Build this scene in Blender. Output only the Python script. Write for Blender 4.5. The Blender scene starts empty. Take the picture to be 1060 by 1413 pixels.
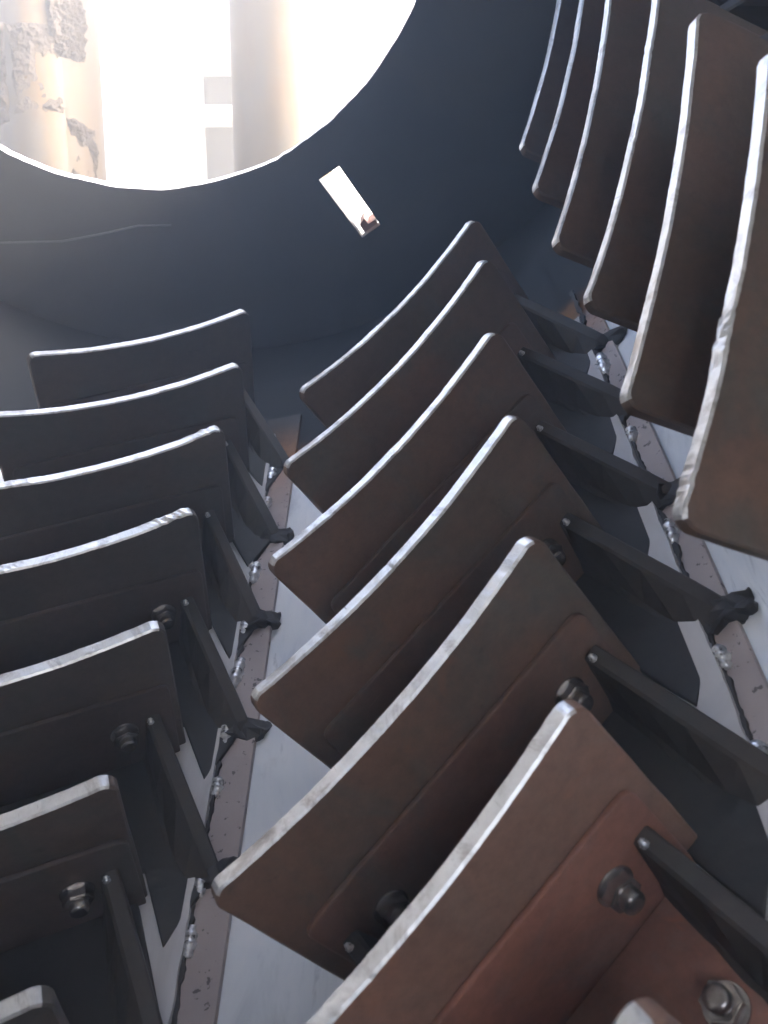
import bpy, bmesh, math, random
from mathutils import Vector, Matrix, noise

random.seed(7)
scene = bpy.context.scene
COL = scene.collection
U = 0.7                                   # metres per drum unit (paddle tips run at 0.7 m from the drum axis)
R = math.radians
INCL = R(30)                              # the drum is tilted, far end up
LIFT = 1.15
T = Matrix.Translation((0, 0, LIFT)) @ Matrix.Rotation(INCL, 4, 'X')

# ------------------------------------------------------------------ camera
yaw, pitch, roll = 0.00747016, -0.68087558, 0.01054104
Rm = Matrix.Rotation(yaw, 3, 'Z') @ Matrix.Rotation(pitch, 3, 'X') @ Matrix.Rotation(roll, 3, 'Y')
cam_loc = Vector((0.55661008 * U, 0.0, -0.00066164 * U))
cx, cy, cz = Rm.col[0], Rm.col[1], Rm.col[2]
cm = Matrix(((cx.x, cz.x, -cy.x, cam_loc.x), (cx.y, cz.y, -cy.y, cam_loc.y), (cx.z, cz.z, -cy.z, cam_loc.z), (0, 0, 0, 1)))
cam_data = bpy.data.cameras.new('camera')
cam = bpy.data.objects.new('camera', cam_data)
COL.objects.link(cam)
cam.matrix_world = T @ cm
cam_data.sensor_fit = 'VERTICAL'
cam_data.sensor_height = 36.0
cam_data.sensor_width = 27.0
cam_data.lens = 36.0 * 1165.83 / 1413.0
cam_data.dof.use_dof = True
cam_data.dof.focus_distance = 1.15
cam_data.dof.aperture_fstop = 8.0
cam_data.clip_start = 0.01
cam_data.clip_end = 2000
scene.camera = cam
CAMW = cam.matrix_world.copy()

def pixel_ray(x, y):
    """direction in world space of a photo pixel, depth 1 along the lens axis"""
    d = Vector(((x - 530) / 1165.83, -(y - 706.5) / 1165.83, -1.0))
    return CAMW.to_3x3() @ d

# ------------------------------------------------------------------ daylight
SUN_EL, SUN_AZ = R(24), R(88)             # sun azimuth measured from behind the camera towards the right
sun_dir = Vector((math.sin(SUN_AZ) * math.cos(SUN_EL), -math.cos(SUN_AZ) * math.cos(SUN_EL), math.sin(SUN_EL)))
world = bpy.data.worlds.new('World')
scene.world = world
world.use_nodes = True
wn = world.node_tree
bg = wn.nodes['Background']
sky = wn.nodes.new('ShaderNodeTexSky')
sky.sky_type = 'NISHITA'
sky.sun_disc = False
sky.sun_elevation = SUN_EL
sky.sun_rotation = math.atan2(sun_dir.x, sun_dir.y)
sky.dust_density = 7.0
sky.air_density = 0.7
wn.links.new(sky.outputs['Color'], bg.inputs['Color'])
bg.inputs['Strength'].default_value = 0.13
sd = bpy.data.lights.new('sun', 'SUN')
sd.energy = 2.0
sd.angle = R(0.5)
sd.color = (1.0, 0.95, 0.87)
sun = bpy.data.objects.new('sun', sd)
COL.objects.link(sun)
sun.rotation_euler = sun_dir.to_track_quat('Z', 'Y').to_euler()
sun.location = (3, -3, 6)
vs = scene.view_settings
vs.view_transform = 'Standard'
vs.look = 'None'
vs.exposure = 5.0
vs.gamma = 1.0
vs.use_curve_mapping = False
HAZE = 0.15                               # dust in the air, per metre

# ------------------------------------------------------------------ helpers
def tag(o, label=None, cat=None, group=None, kind=None):
    if label: o['label'] = label
    if cat: o['category'] = cat
    if group: o['group'] = group
    if kind: o['kind'] = kind
    return o

def link(name, me, parent=None, mats=(), local=None):
    o = bpy.data.objects.new(name, me)
    COL.objects.link(o)
    if me is not None and mats and not me.materials:
        for m in mats: me.materials.append(m)
    if parent is not None: o.parent = parent
    if local is not None: o.matrix_local = local
    return o

def empty(name, mw):
    o = bpy.data.objects.new(name, None)
    o.empty_display_size = 0.05
    COL.objects.link(o)
    o.matrix_world = mw
    return o

def mesh_from(verts, faces, name='mesh', smooth=False, mats=None):
    me = bpy.data.meshes.new(name)
    me.from_pydata([tuple(v) for v in verts], [], faces)
    if mats: me.polygons.foreach_set('material_index', mats)
    if smooth: me.polygons.foreach_set('use_smooth', [True] * len(me.polygons))
    me.update()
    return me

def bm_mesh(bm, name, smooth=False):
    me = bpy.data.meshes.new(name)
    bmesh.ops.recalc_face_normals(bm, faces=bm.faces)
    bm.to_mesh(me); bm.free()
    if smooth: me.polygons.foreach_set('use_smooth', [True] * len(me.polygons))
    return me

def slab(outline, axis, t0, t1, bevel=0.0, segs=2):
    """extrude a 2D outline (a,b) from t0 to t1 along axis ('y': (a,t,b); 'x': (t,a,b); 'z': (a,b,t))"""
    f = {'y': lambda a, b, t: (a, t, b), 'x': lambda a, b, t: (t, a, b), 'z': lambda a, b, t: (a, b, t)}[axis]
    bm = bmesh.new()
    v0 = [bm.verts.new(f(a, b, t0)) for a, b in outline]
    v1 = [bm.verts.new(f(a, b, t1)) for a, b in outline]
    n = len(outline)
    bm.faces.new(v0); bm.faces.new(v1[::-1])
    for i in range(n):
        bm.faces.new((v0[i], v1[i], v1[(i + 1) % n], v0[(i + 1) % n]))
    bmesh.ops.recalc_face_normals(bm, faces=bm.faces)
    if bevel > 0:
        es = [e for e in bm.edges if len(e.link_faces) == 2 and e.calc_face_angle(0) > 0.6]
        bmesh.ops.bevel(bm, geom=es, offset=bevel, segments=segs, affect='EDGES', profile=0.6)
    return bm

def round_poly(pts, radii, n=5):
    """round the corners of a polygon"""
    out = []
    m = len(pts)
    for i, p in enumerate(pts):
        r = radii[i]
        if r <= 0:
            out.append(p); continue
        p = Vector(p); a = (Vector(pts[i - 1]) - p).normalized(); b = (Vector(pts[(i + 1) % m]) - p).normalized()
        pa, pb = p + a * r, p + b * r
        for j in range(n + 1):
            t = j / n
            q = pa.lerp(p, t).lerp(p.lerp(pb, t), t)
            out.append((q.x, q.y))
    return out

def lathe(profile, n=24, smooth=True):
    """profile of (r,z) from bottom to top, closed on the axis if r=0"""
    vs_, fs = [], []
    for r, z in profile:
        for i in range(n):
            a = 2 * math.pi * i / n
            vs_.append((r * math.cos(a), r * math.sin(a), z))
    for k in range(len(profile) - 1):
        for i in range(n):
            j = (i + 1) % n
            fs.append((k * n + i, k * n + j, (k + 1) * n + j, (k + 1) * n + i))
    fs.append(tuple(range((len(profile) - 1) * n, len(profile) * n)))
    return mesh_from(vs_, fs, 'lathe', smooth)

# ------------------------------------------------------------------ materials
def mat(name, base, rough=0.6, metal=0.0, spec=0.5):
    m = bpy.data.materials.new(name)
    m.use_nodes = True
    b = m.node_tree.nodes['Principled BSDF']
    b.inputs['Base Color'].default_value = (*base, 1)
    b.inputs['Roughness'].default_value = rough
    b.inputs['Metallic'].default_value = metal
    b.inputs['Specular IOR Level'].default_value = spec
    return m, m.node_tree.nodes, m.node_tree.links, b

def coords(nodes, links, scale=(1, 1, 1), kind='Object'):
    tc = nodes.new('ShaderNodeTexCoord')
    mp = nodes.new('ShaderNodeMapping')
    mp.inputs['Scale'].default_value = scale
    links.new(tc.outputs[kind], mp.inputs['Vector'])
    return mp.outputs['Vector']

def ntex(nodes, links, vec, scale, detail=5, rough=0.6, dist=0.0):
    n = nodes.new('ShaderNodeTexNoise')
    n.inputs['Scale'].default_value = scale
    n.inputs['Detail'].default_value = detail
    n.inputs['Roughness'].default_value = rough
    n.inputs['Distortion'].default_value = dist
    links.new(vec, n.inputs['Vector'])
    return n.outputs['Fac']

def ramp(nodes, links, fac, stops):
    r = nodes.new('ShaderNodeValToRGB')
    e = r.color_ramp.elements
    while len(e) < len(stops): e.new(0.5)
    for i, (p, c) in enumerate(stops):
        e[i].position = p
        e[i].color = (*c, 1) if len(c) == 3 else c
    links.new(fac, r.inputs['Fac'])
    return r.outputs['Color']

def mix(nodes, links, fac, a, b, mode='MIX'):
    m = nodes.new('ShaderNodeMix')
    m.data_type = 'RGBA'
    m.blend_type = mode
    for sock, v in ((m.inputs['Factor'], fac), (m.inputs['A'], a), (m.inputs['B'], b)):
        sk = sock
        if hasattr(v, 'is_output') or hasattr(v, 'node'): links.new(v, sk)
        elif isinstance(v, (int, float)): sk.default_value = v
        else: sk.default_value = (*v, 1)
    return m.outputs['Result']

def mixsock(m):  # the RGBA sockets of a Mix node
    return m

def mixc(nodes, links, fac, a, b, mode='MIX'):
    m = nodes.new('ShaderNodeMix')
    m.data_type = 'RGBA'
    m.blend_type = mode
    ins = [s for s in m.inputs]
    fs, A, B = m.inputs[0], m.inputs[6], m.inputs[7]
    for sk, v in ((fs, fac), (A, a), (B, b)):
        if isinstance(v, bpy.types.NodeSocket): links.new(v, sk)
        elif isinstance(v, (int, float)): sk.default_value = v
        else: sk.default_value = (*v, 1)
    return m.outputs[2]

def bump(nodes, links, b, h, strength=0.3, dist=0.01):
    n = nodes.new('ShaderNodeBump')
    n.inputs['Strength'].default_value = strength
    n.inputs['Distance'].default_value = dist
    links.new(h, n.inputs['Height'])
    links.new(n.outputs['Normal'], b.inputs['Normal'])

def rrange(nodes, links, b, fac, lo, hi):
    m = nodes.new('ShaderNodeMapRange')
    m.inputs['To Min'].default_value = lo
    m.inputs['To Max'].default_value = hi
    links.new(fac, m.inputs['Value'])
    links.new(m.outputs['Result'], b.inputs['Roughness'])

def primer_material(name, c0, c1, c2, rough=(0.38, 0.62), sc=1.0, wear=1.0):
    m, n, l, b = mat(name, c1)
    oi = n.new('ShaderNodeObjectInfo')
    tc = n.new('ShaderNodeTexCoord')
    ad = n.new('ShaderNodeVectorMath'); ad.operation = 'ADD'
    ml = n.new('ShaderNodeVectorMath'); ml.operation = 'SCALE'
    cmb = n.new('ShaderNodeCombineXYZ')
    for k in range(3): l.new(oi.outputs['Random'], cmb.inputs[k])
    l.new(cmb.outputs[0], ml.inputs[0]); ml.inputs['Scale'].default_value = 37.0
    l.new(tc.outputs['Object'], ad.inputs[0]); l.new(ml.outputs[0], ad.inputs[1])
    v = ad.outputs[0]
    def stretched(sx, sy, sz):
        mp = n.new('ShaderNodeMapping'); mp.inputs['Scale'].default_value = (sx, sy, sz)
        l.new(v, mp.inputs['Vector']); return mp.outputs['Vector']
    big = ntex(n, l, v, 4.5 * sc, 6, 0.6, 0.7)
    col = ramp(n, l, big, [(0.30, c0), (0.50, c1), (0.70, c2)])
    # olive-grey dust film in clouds
    film = ntex(n, l, v, 9 * sc, 7, 0.7, 1.2)
    dusty = tuple(0.55 * sum(c1) / 3 + 0.45 * x for x in (c1[0] * .85, c1[1] * 1.15, c1[2] * 1.05))
    col = mixc(n, l, ramp(n, l, film, [(0.48, (0, 0, 0)), (0.66, (.8 * wear,) * 3)]), col, dusty)
    fine = ntex(n, l, v, 70 * sc, 7, 0.75)
    col = mixc(n, l, 0.45, col, ramp(n, l, fine, [(0.3, (0.25, 0.25, 0.25)), (0.7, (0.80, 0.78, 0.74))]), 'OVERLAY')
    # rust blooms
    sp = ntex(n, l, v, 13 * sc, 8, 0.72, 0.8)
    spm = ramp(n, l, sp, [(0.60, (0, 0, 0)), (0.70, (.75 * wear,) * 3)])
    col = mixc(n, l, spm, col, (c1[0] * 1.55, c1[1] * 1.15, c1[2] * 0.85))
    # scuffs: short rubbed streaks, two directions
    for vec, lo in ((stretched(3, 3, 40), 0.655), (stretched(55, 3, 5), 0.665)):
        sc_ = ntex(n, l, vec, 3.0, 8, 0.72, 0.5)
        col = mixc(n, l, ramp(n, l, sc_, [(lo, (0, 0, 0)), (lo + 0.06, (.5 * wear,) * 3)]), col, tuple(min(1, x * 1.7 + 0.015) for x in c1))
    drk = ntex(n, l, v, 26 * sc, 6, 0.7, 0.3)
    col = mixc(n, l, ramp(n, l, drk, [(0.64, (0, 0, 0)), (0.72, (.7 * wear,) * 3)]), col, tuple(x * 0.45 for x in c0))
    l.new(col, b.inputs['Base Color'])
    rrange(n, l, b, film, *rough)
    bump(n, l, b, fine, 0.25, 0.002)
    return m

M = {}
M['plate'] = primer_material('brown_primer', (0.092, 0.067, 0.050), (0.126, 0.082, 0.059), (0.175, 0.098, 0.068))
M['shaded_plate'] = primer_material('shaded_plate_primer', (0.060, 0.050, 0.043), (0.078, 0.062, 0.053), (0.10, 0.073, 0.058))  # left-row plate colour, darkened to stand for the dimmer light there
M['bracket'] = primer_material('red_brown_primer', (0.19, 0.098, 0.072), (0.27, 0.125, 0.09), (0.34, 0.15, 0.105))
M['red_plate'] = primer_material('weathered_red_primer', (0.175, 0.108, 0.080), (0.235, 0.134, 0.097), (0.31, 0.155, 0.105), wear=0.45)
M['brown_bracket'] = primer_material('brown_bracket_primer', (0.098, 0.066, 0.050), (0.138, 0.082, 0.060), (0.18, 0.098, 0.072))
M['shaded_bracket'] = primer_material('shaded_bracket_primer', (0.062, 0.047, 0.040), (0.08, 0.058, 0.049), (0.10, 0.070, 0.058))  # left-row leg colour, darkened likewise for the weaker light

m, n, l, b = mat('flame_cut_edge', (0.55, 0.55, 0.54), 0.36, 0.6, 0.5)
v = coords(n, l)
f1 = ntex(n, l, v, 40, 6, 0.7)
c = ramp(n, l, f1, [(0.22, (0.34, 0.33, 0.31)), (0.42, (0.58, 0.58, 0.565)), (0.8, (0.76, 0.76, 0.75))])
pat = ntex(n, l, v, 17, 7, 0.72, 0.5)
c = mixc(n, l, ramp(n, l, pat, [(0.52, (0, 0, 0)), (0.66, (0.8, 0.8, 0.8))]), c, (0.20, 0.17, 0.145))
nick = ntex(n, l, coords(n, l, (60, 6, 6)), 3, 4, 0.6)
c = mixc(n, l, ramp(n, l, nick, [(0.66, (0, 0, 0)), (0.70, (0.7, 0.7, 0.7))]), c, (0.12, 0.11, 0.10))
l.new(c, b.inputs['Base Color'])
bump(n, l, b, ntex(n, l, coords(n, l, (3, 0.4, 0.4)), 90, 5, 0.65), 0.25, 0.002)
M['cut'] = m

m, n, l, b = mat('white_liner_paint', (0.7, 0.72, 0.73), 0.75, 0.0, 0.08)
v = coords(n, l)
sep = n.new('ShaderNodeSeparateXYZ'); l.new(v, sep.inputs[0])
streak = ntex(n, l, coords(n, l, (3.0, 1.2, 6.0)), 4, 6, 0.65, 0.8)
c = ramp(n, l, streak, [(0.28, (0.54, 0.57, 0.60)), (0.45, (0.72, 0.75, 0.77)), (0.7, (0.80, 0.81, 0.81))])
scr = ntex(n, l, coords(n, l, (14, 2.2, 14)), 5, 8, 0.7, 0.5)
c = mixc(n, l, ramp(n, l, scr, [(0.60, (0, 0, 0)), (0.74, (0.75, 0.75, 0.75))]), c, (0.33, 0.35, 0.38))
dst = ntex(n, l, v, 6, 9, 0.72, 0.6)
c = mixc(n, l, ramp(n, l, dst, [(0.58, (0, 0, 0)), (0.76, (0.38, 0.38, 0.38))]), c, (0.40, 0.38, 0.355))
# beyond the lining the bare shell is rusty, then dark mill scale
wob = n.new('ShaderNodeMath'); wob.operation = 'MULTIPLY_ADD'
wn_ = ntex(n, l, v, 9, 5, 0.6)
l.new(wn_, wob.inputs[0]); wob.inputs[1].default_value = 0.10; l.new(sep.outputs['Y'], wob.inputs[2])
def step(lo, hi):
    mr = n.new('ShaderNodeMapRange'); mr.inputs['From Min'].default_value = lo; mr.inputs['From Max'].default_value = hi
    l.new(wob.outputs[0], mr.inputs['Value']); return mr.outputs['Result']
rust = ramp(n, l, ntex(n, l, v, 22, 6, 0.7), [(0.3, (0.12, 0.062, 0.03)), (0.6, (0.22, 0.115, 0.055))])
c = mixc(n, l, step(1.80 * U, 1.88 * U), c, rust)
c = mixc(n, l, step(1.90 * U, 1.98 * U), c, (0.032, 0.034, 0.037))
l.new(c, b.inputs['Base Color'])
bump(n, l, b, scr, 0.08, 0.003)
M['shell'] = m

m, n, l, b = mat('pinkish_primed_bar', (0.42, 0.36, 0.34), 0.65)
v = coords(n, l)
c = ramp(n, l, ntex(n, l, v, 7, 5, 0.6), [(0.3, (0.34, 0.285, 0.265)), (0.7, (0.46, 0.40, 0.375))])
sp = ntex(n, l, v, 85, 3, 0.6)
c = mixc(n, l, ramp(n, l, sp, [(0.62, (0, 0, 0)), (0.66, (1, 1, 1))]), c, (0.07, 0.055, 0.05))
mr = n.new('ShaderNodeMapRange'); sep = n.new('ShaderNodeSeparateXYZ'); l.new(v, sep.inputs[0])
mr.inputs['From Min'].default_value = 1.60 * U; mr.inputs['From Max'].default_value = 1.82 * U
l.new(sep.outputs['Y'], mr.inputs['Value'])
blot = ramp(n, l, ntex(n, l, v, 24, 7, 0.7, 0.6), [(0.3, (0.13, 0.062, 0.028)), (0.5, (0.27, 0.13, 0.055)), (0.72, (0.36, 0.20, 0.10))])
c = mixc(n, l, mr.outputs['Result'], c, blot)
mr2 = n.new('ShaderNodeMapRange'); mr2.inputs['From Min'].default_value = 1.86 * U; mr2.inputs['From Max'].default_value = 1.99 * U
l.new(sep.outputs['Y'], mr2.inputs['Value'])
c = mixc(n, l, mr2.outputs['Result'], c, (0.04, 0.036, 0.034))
l.new(c, b.inputs['Base Color'])
bump(n, l, b, sp, 0.3, 0.002)
M['bar'] = m

m, n, l, b = mat('pale_base_plate', (0.6, 0.58, 0.57), 0.5)
v = coords(n, l)
c = ramp(n, l, ntex(n, l, coords(n, l, (4, 1, 4)), 5, 6, 0.65, 0.5), [(0.3, (0.47, 0.45, 0.44)), (0.55, (0.60, 0.585, 0.575)), (0.75, (0.66, 0.66, 0.66))])
l.new(c, b.inputs['Base Color'])
M['base'] = m

m, n, l, b = mat('weld_metal', (0.5, 0.5, 0.5), 0.30, 0.75)
v = coords(n, l)
l.new(ramp(n, l, ntex(n, l, v, 170, 4, 0.6), [(0.36, (0.12, 0.115, 0.11)), (0.45, (0.6, 0.6, 0.59)), (0.7, (0.88, 0.88, 0.88))]), b.inputs['Base Color'])
bump(n, l, b, ntex(n, l, v, 130, 3, 0.6), 0.6, 0.004)
M['weld'] = m

m, n, l, b = mat('slag_shade', (0.035, 0.032, 0.03), 0.7)
M['slag_shade'] = m  # near-black for shaded plate edges and foot shadow, besides weld residue

M['scale'] = primer_material('foot_shade_dark', (0.022, 0.021, 0.020), (0.030, 0.028, 0.026), (0.042, 0.038, 0.034), (0.6, 0.8))  # near-black foot colour, stands in for shade on the floor between paddles
M['gusset'] = primer_material('dark_brown_primer', (0.034, 0.029, 0.025), (0.045, 0.037, 0.031), (0.060, 0.046, 0.037), (0.5, 0.75))
m, n, l, b = mat('bolt_steel', (0.3, 0.29, 0.28), 0.27, 0.85)
v = coords(n, l)
l.new(ramp(n, l, ntex(n, l, v, 50, 5, 0.6), [(0.3, (0.16, 0.13, 0.11)), (0.55, (0.38, 0.36, 0.34)), (0.85, (0.52, 0.50, 0.48))]), b.inputs['Base Color'])
M['bolt'] = m

m, n, l, b = mat('grey_end_plate', (0.1, 0.105, 0.11), 0.55)
v = coords(n, l)
c = ramp(n, l, ntex(n, l, v, 3.2, 9, 0.68, 0.9), [(0.3, (0.024, 0.027, 0.030)), (0.5, (0.038, 0.041, 0.044)), (0.72, (0.068, 0.066, 0.063))])
l.new(c, b.inputs['Base Color'])
bump(n, l, b, ntex(n, l, v, 30, 5, 0.6), 0.15, 0.004)
M['end'] = m
m, n, l, b = mat('seam_weld', (0.15, 0.15, 0.15), 0.55, 0.3)
M['seam'] = m

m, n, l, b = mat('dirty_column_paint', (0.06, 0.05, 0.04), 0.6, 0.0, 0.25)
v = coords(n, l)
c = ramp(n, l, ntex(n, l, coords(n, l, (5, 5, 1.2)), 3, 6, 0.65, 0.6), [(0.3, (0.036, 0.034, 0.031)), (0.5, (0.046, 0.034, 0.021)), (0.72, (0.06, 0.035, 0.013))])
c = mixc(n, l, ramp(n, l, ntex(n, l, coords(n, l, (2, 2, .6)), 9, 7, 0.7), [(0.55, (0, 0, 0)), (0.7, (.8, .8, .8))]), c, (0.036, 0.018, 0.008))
l.new(c, b.inputs['Base Color'])
M['column'] = m

m, n, l, b = mat('caked_mud', (0.3, 0.2, 0.12), 0.95)
v = coords(n, l)
c = ramp(n, l, ntex(n, l, v, 25, 7, 0.7), [(0.3, (0.013, 0.0075, 0.004)), (0.55, (0.024, 0.0145, 0.008)), (0.8, (0.04, 0.026, 0.016))])
l.new(c, b.inputs['Base Color'])
bump(n, l, b, ntex(n, l, v, 60, 7, 0.75), 0.9, 0.02)
M['mud'] = m

m, n, l, b = mat('white_wall', (0.78, 0.78, 0.77), 0.7)
v = coords(n, l)
l.new(ramp(n, l, ntex(n, l, v, 1.5, 6, 0.6), [(0.3, (0.70, 0.70, 0.69)), (0.7, (0.80, 0.80, 0.79))]), b.inputs['Base Color'])
M['wall'] = m
m, n, l, b = mat('grey_panel', (0.1, 0.105, 0.11), 0.45)
v = coords(n, l)
l.new(ramp(n, l, ntex(n, l, v, 4, 4, 0.6), [(0.3, (0.018, 0.019, 0.021)), (0.7, (0.026, 0.027, 0.029))]), b.inputs['Base Color'])
M['pane'] = m
m, n, l, b = mat('concrete_yard', (0.3, 0.29, 0.27), 0.9)
v = coords(n, l)
l.new(ramp(n, l, ntex(n, l, v, 3, 8, 0.65), [(0.3, (0.28, 0.22, 0.165)), (0.7, (0.40, 0.315, 0.24))]), b.inputs['Base Color'])
M['ground'] = m

# ------------------------------------------------------------------ setting: the yard outside
g = mesh_from([(-6, -5, 0), (6, -5, 0), (6, 6, 0), (-6, 6, 0)], [(0, 1, 2, 3)], 'ground')
tag(link('ground', g, None, (M['ground'],)), kind='structure')

# ------------------------------------------------------------------ the drum
RB = 1.31 * U                            # top of the base plates the paddles stand on
drum = empty('steel_drum', T)
tag(drum, 'big tilted steel drum with white lining and dark end plate holding three rows of paddles', 'drum')

def arc_band(r_in, r_out, a0, a1, y0, y1, na, ny, jitter=0.0, closed=False):
    """a curved plate: part of a tube about the drum axis, angles in degrees"""
    vs_, fs, mi = [], [], []
    def P(r, a, y): return (r * math.cos(a), y, r * math.sin(a))
    for j in range(ny + 1):
        y = y0 + (y1 - y0) * j / ny
        for i in range(na + 1):
            a = R(a0 + (a1 - a0) * i / na)
            if jitter and i in (0, na):
                a += jitter * noise.noise((y * 40, i * 3.3, 1.7)) + 0.6 * jitter * noise.noise((y * 120, i * 3.3, 4.7))
            vs_.append(P(r_in, a, y))
    off = len(vs_)
    for j in range(ny + 1):
        y = y0 + (y1 - y0) * j / ny
        for i in range(na + 1):
            k = j * (na + 1) + i
            x, yy, z = vs_[k]
            s = r_out / r_in
            vs_.append((x * s, yy, z * s))
    W = na + 1
    for j in range(ny):
        for i in range(na):
            a = j * W + i
            fs.append((a, a + 1, a + W + 1, a + W))
            fs.append((off + a, off + a + W, off + a + W + 1, off + a + 1))
    for j in range(ny):
        a = j * W
        if not closed:
            fs.append((a, a + W, off + a + W, off + a))
            c = j * W + na
            fs.append((c, off + c, off + c + W, c + W))
    for i in range(na):
        fs.append((i, off + i, off + i + 1, i + 1))
        c = ny * W + i
        fs.append((c, c + 1, off + c + 1, off + c))
    return vs_, fs

Y_NEAR, Y_END = -0.42 * U, 2.5 * U
vs_, fs = arc_band(1.335 * U, 1.36 * U, -180, 180, Y_NEAR, Y_END, 180, 10, closed=True)
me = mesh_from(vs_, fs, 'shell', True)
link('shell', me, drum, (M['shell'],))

# end plate: annulus with an off-centre round opening and one radial slot
HX, HZ, HR = -0.117 * U, 0.023 * U, 0.835 * U
def end_plate():
    bm = bmesh.new()
    N = 240
    th = 0.03 * U
    def rim(a):
        return HR + 0.0016 * noise.noise((math.cos(a) * 9, math.sin(a) * 9, 0.3)) * 2 + 0.0016 * noise.noise((math.cos(a) * 45, math.sin(a) * 45, 5))
    outer = [(1.348 * U * math.cos(2 * math.pi * i / N), 1.348 * U * math.sin(2 * math.pi * i / N)) for i in range(N)]
    inner = [(HX + rim(2 * math.pi * i / N) * math.cos(2 * math.pi * i / N), HZ + rim(2 * math.pi * i / N) * math.sin(2 * math.pi * i / N)) for i in range(N)]
    slot = [(0.360, -0.790), (0.420, -0.752), (0.536, -0.922), (0.481, -0.961)]
    slot = [(x * U, z * U) for x, z in slot]
    loops = []
    es = []
    for lp in (outer, inner, slot):
        v = [bm.verts.new((x, 0, z)) for x, z in lp]
        for i in range(len(v)): es.append(bm.edges.new((v[i], v[(i + 1) % len(v)])))
    bmesh.ops.triangle_fill(bm, use_beauty=True, use_dissolve=False, edges=es)
    # drop fill inside the holes
    kill = []
    for f in bm.faces:
        c = f.calc_center_median()
        if math.hypot(c.x - HX, c.z - HZ) < HR * 0.985: kill.append(f)
        else:
            s = [Vector((p[0], p[1])) for p in slot]
            q = Vector((c.x, c.z)); ins = True; sg = None
            for i in range(4):
                e = s[(i + 1) % 4] - s[i]; d = q - s[i]; cr = e.x * d.y - e.y * d.x
                if sg is None: sg = cr > 0
                elif (cr > 0) != sg: ins = False
            if ins: kill.append(f)
    bmesh.ops.delete(bm, geom=kill, context='FACES_ONLY')
    r = bmesh.ops.extrude_face_region(bm, geom=bm.faces[:])
    for v in r['geom']:
        if isinstance(v, bmesh.types.BMVert): v.co.y += th
    me = bm_mesh(bm, 'end_plate')
    me.materials.append(M['end']); me.materials.append(M['cut'])
    for p in me.polygons:
        c = p.center
        if abs(p.normal.y) < 0.5 and math.hypot(c.x - HX, c.z - HZ) < HR * 1.02: p.material_index = 1
    return me
ep = link('end_plate', end_plate(), drum, (), Matrix.Translation((0, Y_END, 0)))
lug_bm = slab([(x * U, z * U) for x, z in ((.488, -.948), (.528, -.921), (.521, -.908), (.500, -.921), (.487, -.905), (.474, -.926))], 'y', 0.004, 0.05, 0.001)
link('slot_lip', bm_mesh(lug_bm, 'slot_lip'), ep, (M['bracket'],))
def tube(pts, r, nseg=8):
    vs_, fs = [], []
    for i, p in enumerate(pts):
        a = Vector(pts[max(0, i - 1)]); b2 = Vector(pts[min(len(pts) - 1, i + 1)])
        d = (b2 - a).normalized(); n1 = Vector((0, 1, 0)); n2 = d.cross(n1).normalized()
        rr = r * (1 + 0.35 * noise.noise((i * .8, r * 900, 0)))
        for k in range(nseg):
            an = 2 * math.pi * k / nseg
            vs_.append(Vector(p) + n1 * math.cos(an) * rr + n2 * math.sin(an) * rr)
    for i in range(len(pts) - 1):
        for k in range(nseg):
            k2 = (k + 1) % nseg
            fs.append((i * nseg + k, i * nseg + k2, (i + 1) * nseg + k2, (i + 1) * nseg + k))
    return mesh_from(vs_, fs, 'tube', True)
def seam(pts, r):
    out = []
    for i in range(len(pts) - 1):
        for k in range(14):
            t = k / 14
            out.append(((pts[i][0] * (1 - t) + pts[i + 1][0] * t) * U, 0.0, (pts[i][1] * (1 - t) + pts[i + 1][1] * t) * U))
    link('weld_seam', tube(out, r), ep, (M['seam'],))
seam([(-.80, -.955), (-.616, -.968), (-.429, -.965), (-.31, -.945), (-.19, -.92), (-.08, -.918)], 0.0022)
# unseen plate added at the near end; its opening shapes the light from behind
def near_light_blocker():
    N = 96; vs_, fs = [], []
    for y in (0, 0.02):
        for rr, ox, oz in ((1.348 * U, 0, 0), (NEAR_R * U, NEAR_X * U, NEAR_Z * U)):
            vs_ += [(ox + rr * math.cos(2 * math.pi * i / N), y, oz + rr * math.sin(2 * math.pi * i / N)) for i in range(N)]
    for i in range(N):
        j = (i + 1) % N
        fs += [(i, j, N + j, N + i), (2 * N + i, 3 * N + i, 3 * N + j, 2 * N + j), (i, 2 * N + i, 2 * N + j, j), (N + i, N + j, 3 * N + j, 3 * N + i)]
    bm = bmesh.new(); me = mesh_from(vs_, fs, 'near_light_blocker'); bm.from_mesh(me); return bm_mesh(bm, 'near_light_blocker')
NEAR_R, NEAR_X, NEAR_Z = 0.43, 0.66, 0.36
link('end_plate', near_light_blocker(), drum, (M['end'],), Matrix.Translation((0, Y_NEAR - 0.021, 0)))  # added light blocker, never in view

# base plates under each row, and the primed bars beside them
def band(name, r0, r1, a0, a1, y0, y1, m, na=24, ny=160, jit=0.0):
    vs_, fs = arc_band(r0 * U, r1 * U, a0, a1, y0 * U, y1 * U, na, ny, jit)
    return link(name, mesh_from(vs_, fs, name), drum, (m,))
WELD_L, WELD_M = -79.15, -41.1
bl = band('base_plate', 1.31, 1.3225, -104.5, WELD_L, -0.1, 1.93, M['base'], jit=0.0022)
bmid = band('base_plate', 1.31, 1.3225, -68.0, WELD_M, -0.1, 1.76, M['base'], jit=0.0022)
br = band('base_plate', 1.31, 1.3225, -32.0, -8.0, -0.1, 2.40, M['base'], jit=0.0022)
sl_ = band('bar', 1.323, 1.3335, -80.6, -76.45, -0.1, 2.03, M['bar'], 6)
sm_ = band('bar', 1.323, 1.3335, -42.6, -39.2, -0.1, 1.76, M['bar'], 6)

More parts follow.
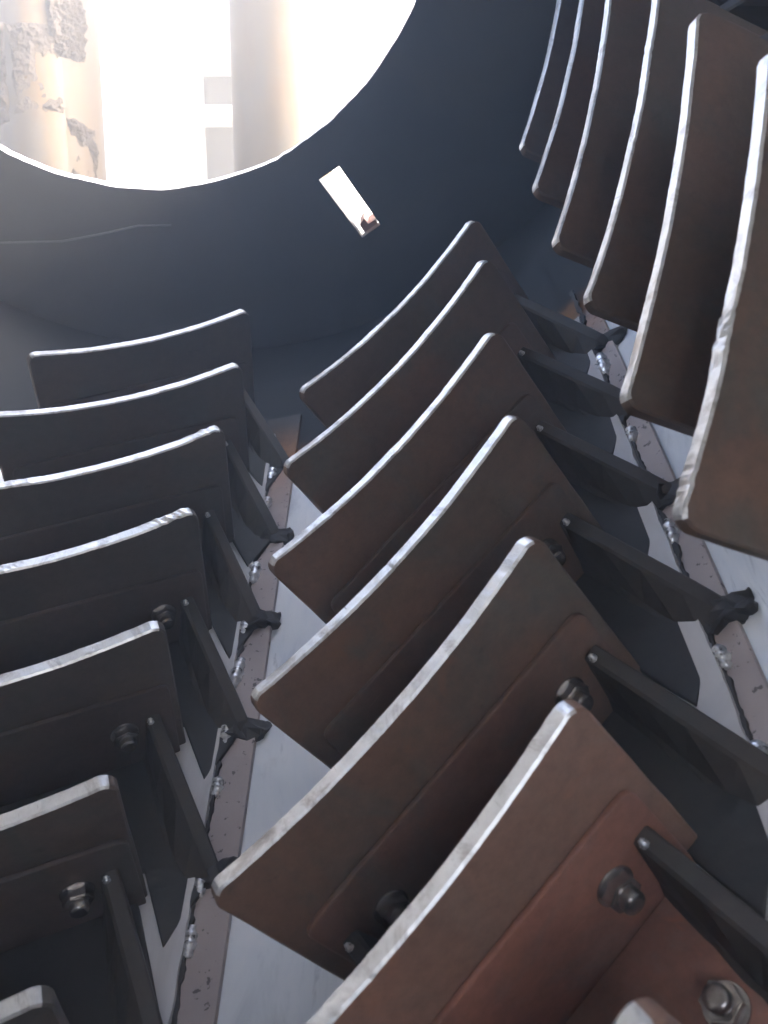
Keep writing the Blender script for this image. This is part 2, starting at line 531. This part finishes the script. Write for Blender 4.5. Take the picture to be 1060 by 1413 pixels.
for aw in (WELD_L, WELD_M):
    band('edge_shade_slag', 1.3165, 1.3228, aw - 0.02, aw + 0.24, -0.1, 1.9, M['slag_shade'], 3, 520, 0.0055)  # dark strip standing in for the base plate edge in shade
# weld beads along the free edge of the base plates
def bead_mesh(L, w, h, seed):
    rnd = random.Random(seed)
    vs_, fs = [], []
    nu, nv = 14, 7
    for i in range(nu + 1):
        t = i / nu
        e = max(0.12, math.sin(math.pi * min(1, max(0, t)))) ** 0.35
        rip = 1 + 0.16 * math.sin(t * L / 0.0035 * 2) + 0.22 * (rnd.random() - 0.5)
        for j in range(nv + 1):
            a = math.pi * j / nv
            k = e * rip
            vs_.append(((math.cos(a)) * w * k + 0.0012 * (rnd.random() - .5), (t - 0.5) * L, math.sin(a) * h * k))
    for i in range(nu):
        for j in range(nv):
            a = i * (nv + 1) + j
            fs.append((a, a + nv + 1, a + nv + 2, a + 1))
    fs.append(tuple(range(nv + 1)))
    fs.append(tuple(range(nu * (nv + 1), (nu + 1) * (nv + 1)))[::-1])
    return mesh_from(vs_, fs, 'weld_bead', True)
bead_meshes = [bead_mesh(0.026 + 0.005 * k, 0.0088, 0.0085, k) for k in range(5)]
for bmx in bead_meshes: bmx.materials.append(M['weld'])
def on_drum(r, a_deg, y):
    """local frame on the shell: x along the circumference, y along the axis, z inward"""
    a = R(a_deg)
    rad = Vector((math.cos(a), 0, math.sin(a)))
    circ = Vector((-math.sin(a), 0, math.cos(a)))
    m = Matrix((circ, Vector((0, 1, 0)), -rad)).transposed().to_4x4()
    m.translation = rad * r + Vector((0, y, 0))
    return m
rb = random.Random(3)
for bar, ang, y00 in ((sl_, WELD_L, 0.30), (sm_, WELD_M, 0.48)):
    y = y00
    while y < 1.7:
        for dy_ in (0.0, 0.105):
            yy = y + dy_ + rb.uniform(-.014, .014)
            o = link('weld_bead', bead_meshes[rb.randrange(5)], bar)
            o.matrix_local = on_drum(1.3225 * U, ang + 0.22, yy * U) @ Matrix.Rotation(rb.uniform(-.15, .15), 4, 'Z') @ Matrix.Scale(rb.uniform(.85, 1.25), 4)
        y += 0.269

# ------------------------------------------------------------------ the paddles
# row, place from the far end, y of centre, pitch, row angle, tip radius, left and right half width (drum units)
PADDLES = [
('L',1,1.8982,0.5270,-92.71,0.9916,-0.2794,0.2812),
('L',2,1.6295,0.4688,-92.71,0.9991,-0.2764,0.2916),
('L',3,1.3606,0.4654,-92.71,0.9996,-0.2761,0.2894),
('L',4,1.0928,0.4486,-92.71,0.9974,-0.2732,0.2767),
('L',5,0.8191,0.4290,-92.71,1.0030,-0.2722,0.2707),
('L',6,0.5471,0.3998,-92.71,1.0034,-0.2689,0.2583),
('L',7,0.2831,0.3838,-92.71,0.9988,-0.2659,0.2524),
('M',1,1.7070,0.5650,-55.40,1.0056,-0.2767,0.2854),
('M',2,1.4401,0.5899,-55.40,0.9990,-0.2860,0.3028),
('M',3,1.1695,0.5942,-55.40,0.9985,-0.2859,0.2816),
('M',4,0.8982,0.6025,-55.40,1.0020,-0.2851,0.2881),
('M',5,0.6294,0.6075,-55.40,0.9964,-0.2953,0.2754),
('M',6,0.3640,0.6116,-55.40,0.9961,-0.2887,0.2852),
('M',7,0.0900,0.5858,-55.40,1.0022,-0.2854,0.2869),
('R',1,2.1673,0.9078,-21.67,1.0061,-0.3122,0.3116),
('R',2,1.9001,0.8851,-21.67,1.0029,-0.3137,0.3019),
('R',3,1.6311,0.9022,-21.67,0.9984,-0.3216,0.3070),
('R',4,1.3641,0.8231,-21.67,1.0081,-0.2878,0.2826),
('R',5,1.0957,0.8780,-21.67,0.9967,-0.2997,0.2886),
('R',6,0.8345,0.8294,-21.67,0.9945,-0.2744,0.2830),
]
TH = 0.0235 * U

def paddle_plate(r, p, s0, s1, seed, dross, face):
    """wear plate: arc-shaped inner edge concentric with the drum, straight sides, rounded top corners"""
    rnd = random.Random(seed)
    cp = math.cos(p)
    def top(s): return (1.31 - math.sqrt(max(1e-6, r * r - (s * cp) ** 2)))
    def bot(s): return (1.31 - math.sqrt(1.31 ** 2 - (s * cp) ** 2)) + 0.0015
    rc = 0.022
    # outline points from lower right, up, over the arc to lower left
    pts = []
    for k in range(6):
        pts.append((s1, bot(s1) + (top(s1 - rc) - rc - bot(s1)) * k / 6.0, 0))
    for k in range(8):
        a = (k / 8.0) * math.pi / 2
        pts.append((s1 - rc + rc * math.cos(a), top(s1 - rc) - rc + rc * math.sin(a), 1 if k > 4 else 0))
    N = 90
    for k in range(N + 1):
        s = s1 - rc + (s0 - s1 + 2 * rc) * k / N
        pts.append((s, top(s), 1))
    for k in range(1, 9):
        a = math.pi / 2 + (k / 8.0) * math.pi / 2
        pts.append((s0 + rc + rc * math.cos(a), top(s0 + rc) - rc + rc * math.sin(a), 1 if k < 4 else 0))
    for k in range(1, 7):
        z0 = top(s0 + rc) - rc
        pts.append((s0, z0 + (bot(s0) - z0) * k / 6.0, 0))
    NB = 16
    for k in range(1, NB):
        s = s0 + (s1 - s0) * k / NB
        pts.append((s, bot(s), 2))
    n = len(pts)
    T0 = TH / U
    # rows through the thickness: front chamfer, front, mid, mid, back, back chamfer
    prof = [(0.0, -0.0030), (0.0030, 0.0), (T0 * .35, 0.0), (T0 * .7, 0.0), (T0 - .0030, 0.0), (T0, -0.0030)]
    cxs = (s0 + s1) / 2
    verts, faces, mi = [], [], []
    for d, ins in prof:
        for i, (s, z, kind) in enumerate(pts):
            a, b2 = pts[i - 1], pts[(i + 1) % n]
            tx, tz = b2[0] - a[0], b2[1] - a[1]
            ln = math.hypot(tx, tz) or 1
            nx, nz = tz / ln, -tx / ln          # outward (outline runs counter-clockwise seen from the front)
            w = 0.0
            if kind < 2:
                w = 0.0012 * noise.noise((s * 14 + seed * 7, z * 14, d * 20)) + 0.0006 * noise.noise((s * 110 + seed * 3, z * 110, d * 60))
                if kind == 1:
                    dr = dross * max(0.0, noise.noise((s * 9 + seed * 5.1, 2.2, 0.0)) + 0.05)
                    w += dr * (0.010 * abs(noise.noise((s * 70, d * 70, seed))) + 0.004 * rnd.random())
                    # drag lines and a nick or two left by the torch
                    w -= 0.004 * max(0, noise.noise((s * 60 + seed, 8.8, 0)) - 0.52)
            off = ins + w
            verts.append(((s + nx * off) * U, d * U, (z + nz * off) * U))
    K = len(prof)
    for k in range(K - 1):
        for i in range(n):
            j = (i + 1) % n
            faces.append((k * n + i, k * n + j, (k + 1) * n + j, (k + 1) * n + i))
            mi.append(1 if pts[i][2] == 1 and pts[j][2] == 1 else 0)
    # front and back faces as strips between opposite points: one ngon each is flat enough
    faces.append(tuple(range(n))[::-1]); mi.append(0)
    faces.append(tuple(range((K - 1) * n, K * n))); mi.append(0)
    me = mesh_from(verts, faces, 'plate', False, mi)
    bm = bmesh.new(); bm.from_mesh(me); bmesh.ops.recalc_face_normals(bm, faces=bm.faces); bm.to_mesh(me); bm.free()
    me.materials.append(face); me.materials.append(M['cut'])
    return me

# shared parts ------------------------------------------------------
def u(*a): return tuple(x * U for x in a)
LEG_T = 0.0095
leg_bm = slab(round_poly([u(-.262, .018), u(.262, .018), u(.262, .205), u(-.262, .205)], [0, 0, .02 * U, .02 * U]), 'y', -LEG_T * U, -0.0006, 0.0022)
leg_me = bm_mesh(leg_bm, 'bracket_leg'); leg_me.materials.append(M['bracket'])
leg_brown = leg_me.copy(); leg_brown.materials.clear(); leg_brown.materials.append(M['brown_bracket'])
leg_shaded = leg_me.copy(); leg_shaded.materials.clear(); leg_shaded.materials.append(M['shaded_bracket'])
fl_out = [u(-.24, -.192), u(.115, -.192), u(.111, -.325), u(.254, -.250), u(.254, -.0110), u(-.24, -.0110)]  # bracket foot plus a tongue covering floor that is only in shade
fl_outl = [u(-.24, -.212), u(.153, -.212), u(.153, -.345), u(.250, -.268), u(.250, -.0110), u(-.24, -.0110)]  # left-row foot, tongue cut along the edge of the floor shadow
fl_me = bm_mesh(slab(fl_out, 'z', 0.0150 * U, 0.0345 * U, 0.002), 'bracket_foot_shade'); fl_me.materials.append(M['scale'])
fl_left = bm_mesh(slab(fl_outl, 'z', 0.0150 * U, 0.0345 * U, 0.002), 'bracket_foot_shade'); fl_left.materials.append(M['scale'])
fl_red = fl_me.copy(); fl_red.materials.clear(); fl_red.materials.append(M['bracket'])
gus_out = [u(-LEG_T - .0003, .013), u(-.278, .013), u(-.278, .042), u(-.030, .136), u(-LEG_T - .0003, .144)]
def gusset_mesh(side):
    """tapering web: a straight ridge from the leg down to the toe, its inner flank flaring out to the floor"""
    secs = [(LEG_T + .0003, .144, .0125, .030), (.030, .137, .0125, .033), (.085, .116, .013, .042), (.150, .091, .0135, .052), (.215, .066, .014, .062), (.262, .046, .0135, .066), (.278, .034, .011, .060)]
    bm = bmesh.new(); rings = []
    for q, (n_, zr, hw, fl) in enumerate(secs):
        fl += 0.003 * noise.noise((q * 1.7, side, 2.0)); zr += 0.0015 * noise.noise((q * 2.9, side, 7.0))
        zb = 0.013
        prof = [(hw, zb), (hw, zr - .004), (hw - .003, zr), (-hw + .005, zr), (-hw, zr - .003), (-fl * .75, zb + (zr - zb) * .34), (-fl, zb + .016), (-fl, zb)]
        rings.append([bm.verts.new((side * x * U, -n_ * U, z * U)) for x, z in prof])
    for a, b2 in zip(rings, rings[1:]):
        for k in range(len(a)):
            k2 = (k + 1) % len(a)
            bm.faces.new((a[k], a[k2], b2[k2], b2[k]))
    bm.faces.new(rings[0]); bm.faces.new(rings[-1][::-1])
    me = bm_mesh(bm, 'gusset'); me.materials.append(M['gusset']); return me
gus = {1: gusset_mesh(1), -1: gusset_mesh(-1)}

def hexagon(r, z0, z1, ch):
    vs_, fs = [], []
    ring = lambda rr, z, n: [(rr * math.cos(2 * math.pi * i / n), rr * math.sin(2 * math.pi * i / n), z) for i in range(n)]
    out = [(r * math.cos(math.pi / 3 * i), r * math.sin(math.pi / 3 * i)) for i in range(6)]
    bm = slab(out, 'z', z0, z1, 0.0)
    top = [e for e in bm.edges if all(abs(v.co.z - z1) < 1e-6 for v in e.verts)]
    bmesh.ops.bevel(bm, geom=top, offset=ch, segments=2, affect='EDGES')
    return bm
nut_me = bm_mesh(hexagon(0.0292 * U, 0.005 * U, 0.027 * U, 0.003 * U), 'nut'); nut_me.materials.append(M['bolt'])
washer_me = lathe([(0.0322 * U, 0.0004), (0.0332 * U, 0.002 * U), (0.0322 * U, 0.005 * U), (0.02 * U, 0.0052 * U)], 28, False); washer_me.materials.append(M['bolt'])
stud_me = lathe([(0.0185 * U, 0.02 * U), (0.0185 * U, 0.041 * U), (0.0165 * U, 0.0445 * U), (0.010 * U, 0.0452 * U), (0.0, 0.0452 * U)], 24, True); stud_me.materials.append(M['bolt'])
gbead = [bead_mesh(0.075 * U, 0.0055, 0.005, 20 + k) for k in range(3)]
for x in gbead: x.materials.append(M['gusset'])
tip_me = bead_mesh(0.009, 0.0035, 0.003, 40); tip_me.materials.append(M['weld'])
# weld lug that ties the foot of the bracket to the primed bar: rough block, its dark ragged edge standing in for the foot's shadow
def lug(seed):
    bm = slab(round_poly([(-.012, -.010), (.022, -.014), (.027, .010), (-.012, .012)], [.004] * 4, 3), 'z', -0.014, 0.008, 0.002)
    bmesh.ops.triangulate(bm, faces=bm.faces)
    bmesh.ops.subdivide_edges(bm, edges=bm.edges[:], cuts=2, use_grid_fill=True)
    for v in bm.verts:
        v.co += Vector((noise.noise(v.co * 90 + Vector((seed, 0, 0))), noise.noise(v.co * 90 + Vector((0, seed, 3))), noise.noise(v.co * 90 + Vector((5, 0, seed))))) * 0.009
    return bm_mesh(bm, 'foot_lug')
lugs = [lug(k) for k in range(4)]
for x in lugs: x.materials.append(M['slag_shade'])

ORD = {1: 'nearest', 2: 'second nearest', 3: 'third nearest', 4: 'fourth nearest', 5: 'fifth nearest', 6: 'sixth nearest', 7: 'seventh nearest'}
ROWN = {'L': 'left', 'M': 'middle', 'R': 'right'}
COUNT = {'L': 7, 'M': 7, 'R': 6}
EXTRA = {('M', 7): 'only a corner showing', ('M', 6): 'big red-brown face', ('M', 1): 'closest to the slot',
         ('L', 7): 'only a corner showing', ('L', 1): 'faint edge', ('R', 6): 'tallest face', ('R', 1): 'faint edge',
         ('L', 3): 'ragged edge'}
prnd = random.Random(11)
for idx, (row, k, yc, p, acd, r, s0, s1) in enumerate(PADDLES):
    ac = R(acd)
    rad = Vector((math.cos(ac), 0, math.sin(ac)))
    circ = Vector((-math.sin(ac), 0, math.cos(ac)))
    Yv = Vector((0, 1, 0))
    S = circ * math.cos(p) + Yv * math.sin(p)
    Nn = -Yv * math.cos(p) + circ * math.sin(p)
    mw = Matrix((S, -Nn, -rad)).transposed().to_4x4()
    mw.translation = (rad * 1.31 + Yv * yc) * U
    root = empty('paddle', T @ mw)
    nk = COUNT[row] - k + 1
    lab = '%s paddle to the camera in the %s row' % (ORD[nk], ROWN[row])
    if (row, k) in EXTRA: lab += ', ' + EXTRA[(row, k)]
    tag(root, lab, 'paddle', 'curved-edge steel paddles bolted in rows inside the drum')
    dross = {('L', 3): 1.6, ('L', 4): .8, ('L', 5): .7, ('R', 4): .8, ('R', 6): .6}.get((row, k), .25)
    link('plate', paddle_plate(r, p, s0, s1, idx + 1, dross, M['shaded_plate' if row == 'L' else 'red_plate' if (row == 'M' and k > 5) else 'plate']), root)
    sh = Matrix.Translation(((s0 + s1) / 2 * U + prnd.uniform(-.003, .003), 0, prnd.uniform(0, .002))) @ Matrix.Rotation(prnd.uniform(-.012, .012), 4, 'Y')
    leg = link('bracket_leg', leg_shaded if row == 'L' else leg_me if (row == 'M' and k > 5) else leg_brown, root, (), sh)
    foot = link('bracket_foot_shade', fl_red if (row == 'M' and k > 5) else fl_left if row == 'L' else fl_me, root, (), sh)
    for sg in (-1, 1):
        gu = link('gusset', gus[sg], root, (), sh @ Matrix.Translation((sg * (0.226 if row == 'L' else 0.236) * U, -LEG_T * U, 0)) @ Matrix.Rotation(sg * (R(4.5 if row == 'L' else 2.0) + prnd.uniform(-.02, .02)), 4, 'Z') @ Matrix.Translation((0, LEG_T * U, 0)))
        # weld bead running down the joint between gusset and leg
        be = link('weld_bead', gbead[prnd.randrange(3)], gu)
        be.matrix_local = Matrix.Translation((-0.012 * U, (-LEG_T - .004) * U, 0.098 * U)) @ Matrix.Rotation(R(90), 4, 'X') @ Matrix.Rotation(R(45), 4, 'Y')
        ti = link('weld_bead', tip_me, gu)
        ti.matrix_local = Matrix.Translation((-0.006 * U, (-LEG_T - .010) * U, 0.142 * U)) @ Matrix.Rotation(R(60), 4, 'X')
    # nuts on the leg (facing the camera) and on the foot (facing the axis)
    spots = [((-.177 * U, -LEG_T * U, .121 * U), 'y'), ((.177 * U, -LEG_T * U, .121 * U), 'y'),
             ((-.163 * U, -.132 * U, .0345 * U), 'z'), ((.163 * U, -.132 * U, .0345 * U), 'z')]
    for loc, ax in (spots if row == 'M' and k > 5 else spots[:2]):
        bm_ = sh @ Matrix.Translation(loc) @ (Matrix.Rotation(R(90), 4, 'X') if ax == 'y' else Matrix.Identity(4)) @ Matrix.Rotation(prnd.uniform(0, 1), 4, 'Z')
        nu = link('nut', nut_me, root, (), bm_ @ Matrix.Scale(0.76, 4))
        link('washer', washer_me, nu); link('stud', stud_me, nu)
    if row in 'LM':
        lg = link('foot_lug', lugs[idx % 4], root)
        lg.matrix_local = Matrix.Translation((0.25 * U, -.268 * U, 0.030 * U)) @ Matrix.Rotation(-p, 4, 'Z') @ Matrix.Scale(1.3, 4)

# ------------------------------------------------------------------ beyond the opening: columns and wall
def at_y(x, y, Y):
    d = pixel_ray(x, y)
    o = CAMW.translation
    return o + d * ((Y - o.y) / d.y)

def column(name, xl, xr, Y, label):
    a, b2 = at_y(xl, 120, Y), at_y(xr, 120, Y)
    rr = (b2 - a).length / 2
    c = (a + b2) / 2
    root = empty(name, Matrix.Translation((c.x, Y, 0)))
    prof = [(rr * 1.35, 0.0), (rr * 1.35, 0.03), (rr, 0.031)]
    for k in range(1, 28): prof.append((rr * (1 + 0.004 * noise.noise((k * .7, 0, xl))), 0.031 + k * 0.1))
    prof += [(rr, 2.85)]
    me = lathe(prof, 48, True)
    link('shaft', me, root, (M['column'],))
    tag(root, label, 'column', 'round columns outside the drum opening')
    return root, c, rr
cl, clc, clr = column('column', -12, 137, 2.32, 'cream round column caked with dried mud, left of the opening')
cr_, crc, crr = column('column', 320, 457, 2.32, 'tan streaked round column in the middle of the opening, beside the grey panes')

def mud_patch(root, c, rr, cells, seed, thick):
    """caked mud: a lumpy skin on the column surface given as (angle, z, size) blobs"""
    vs_, fs = [], []
    A0, A1, Z0, Z1 = cells
    na, nz = 90, 130
    idx = {}
    for j in range(nz + 1):
        for i in range(na + 1):
            a = A0 + (A1 - A0) * i / na
            z = Z0 + (Z1 - Z0) * j / nz
            e = min(i, na - i, j * .8, (nz - j) * .8) / 12.0
            q = Vector((a * rr * 11 + seed, z * 9, seed * 2.3))
            d = 0.8 * noise.fractal(q, 0.8, 2.1, 6) + min(1, e) * 0.75 - 0.42
            h = max(-0.003, min(0.6, d * 1.6)) * thick
            if d > 0: h += thick * 0.55 * noise.fractal((a * rr * 60, z * 60, seed), 0.9, 2.0, 4) * min(1, d * 5)
            idx[(i, j)] = (len(vs_), d)
            vs_.append(((rr + h) * math.cos(a), (rr + h) * math.sin(a), z))
    for j in range(nz):
        for i in range(na):
            q = [idx[(i, j)], idx[(i + 1, j)], idx[(i + 1, j + 1)], idx[(i, j + 1)]]
            if max(x[1] for x in q) > -0.03: fs.append(tuple(x[0] for x in q))
    link('mud_crust', mesh_from(vs_, fs, 'mud_crust', True), root, (M['mud'],))
zt = lambda y: at_y(70, y, 2.32).z
mud_patch(cl, clc, clr, (R(-165), R(-100), zt(205), zt(50)), 1.0, 0.016)
mud_patch(cl, clc, clr, (R(-66), R(-22), zt(105), zt(12)), 3.2, 0.020)
mud_patch(cl, clc, clr, (R(-105), R(-48), zt(185), zt(62)), 5.5, 0.009)
mud_patch(cl, clc, clr, (R(-52), R(-12), zt(285), zt(178)), 8.1, 0.012)

WY = 2.95
def wall():
    root = empty('white_building', Matrix.Translation((0, WY, 0)))
    tag(root, 'sunlit white building wall with a narrow grey-paned window behind the columns', 'building')
    # window opening between photo columns 268 and 322
    o = lambda x, y: at_y(x, y, WY)
    x0, x1 = o(268, 150).x, o(352, 150).x
    z_top, z_bot = o(295, 72).z, o(295, 330).z
    X0, X1, H = -2.4, 1.7, 2.62
    D = 0.3
    def boxp(name, a, b2, m, bev=0.0):
        bm = slab([(a[0], a[2]), (b2[0], a[2]), (b2[0], b2[2]), (a[0], b2[2])], 'y', a[1], b2[1], bev)
        return link(name, bm_mesh(bm, name), root, (m,))
    boxp('wall', (X0, 0, 0), (x0, D, H), M['wall'])
    boxp('wall', (x1, 0, 0), (X1, D, H), M['wall'])
    boxp('wall', (x0, 0.001, z_top), (x1, D, H), M['wall'])
    boxp('wall', (x0, 0.001, 0), (x1, D, z_bot), M['wall'])
    fr = 0.02
    zt0, zt1 = o(295, 142).z, o(295, 155).z
    win = boxp('window', (x0, 0.17, z_bot), (x1, 0.19, z_top), M['pane'])
    def sub(name, a, b2, m):
        ob = boxp(name, a, b2, m, 0.002); ob.parent = win; return ob
    sub('transom', (x0, 0.02, zt1), (x1, 0.168, zt0), M['wall'])
    sub('frame', (x0, 0.03, z_top - fr), (x1, 0.168, z_top), M['wall'])
    return root
wall()

# a grey bracket lamp high on the wall at the top right of the opening
bp = at_y(495, 4, WY)
lamp = empty('wall_bracket', Matrix.Translation((bp.x, WY, bp.z)))
tag(lamp, 'small grey bracket fixed to the white wall at top right of the opening', 'bracket')
for nm, pts in (('arm', [(-.07, -.035), (-.04, -.035), (-.02, .14), (-.05, .14)]), ('body', [(-.01, -.035), (.06, -.045), (.08, .04), (.04, .14), (.0, .13)])):
    link(nm, bm_mesh(slab(pts, 'y', -.16, -.002, .008), nm), lamp, (M['pane'],))

# ------------------------------------------------------------------ dusty air
hz = bpy.data.materials.new('dusty_air')
hz.use_nodes = True
hn = hz.node_tree.nodes
for q in list(hn):
    if q.type == 'BSDF_PRINCIPLED': hn.remove(q)
pv = hn.new('ShaderNodeVolumePrincipled')
pv.inputs['Color'].default_value = (0.95, 0.95, 0.95, 1)
pv.inputs['Density'].default_value = HAZE
pv.inputs['Anisotropy'].default_value = 0.3
hz.node_tree.links.new(pv.outputs['Volume'], hn['Material Output'].inputs['Volume'])
bm = slab([(-6.2, -5.2), (6.2, -5.2), (6.2, 6.2), (-6.2, 6.2)], 'z', -1.0, 2.98)
tag(link('haze', bm_mesh(bm, 'haze'), None, (hz,)), kind='stuff')
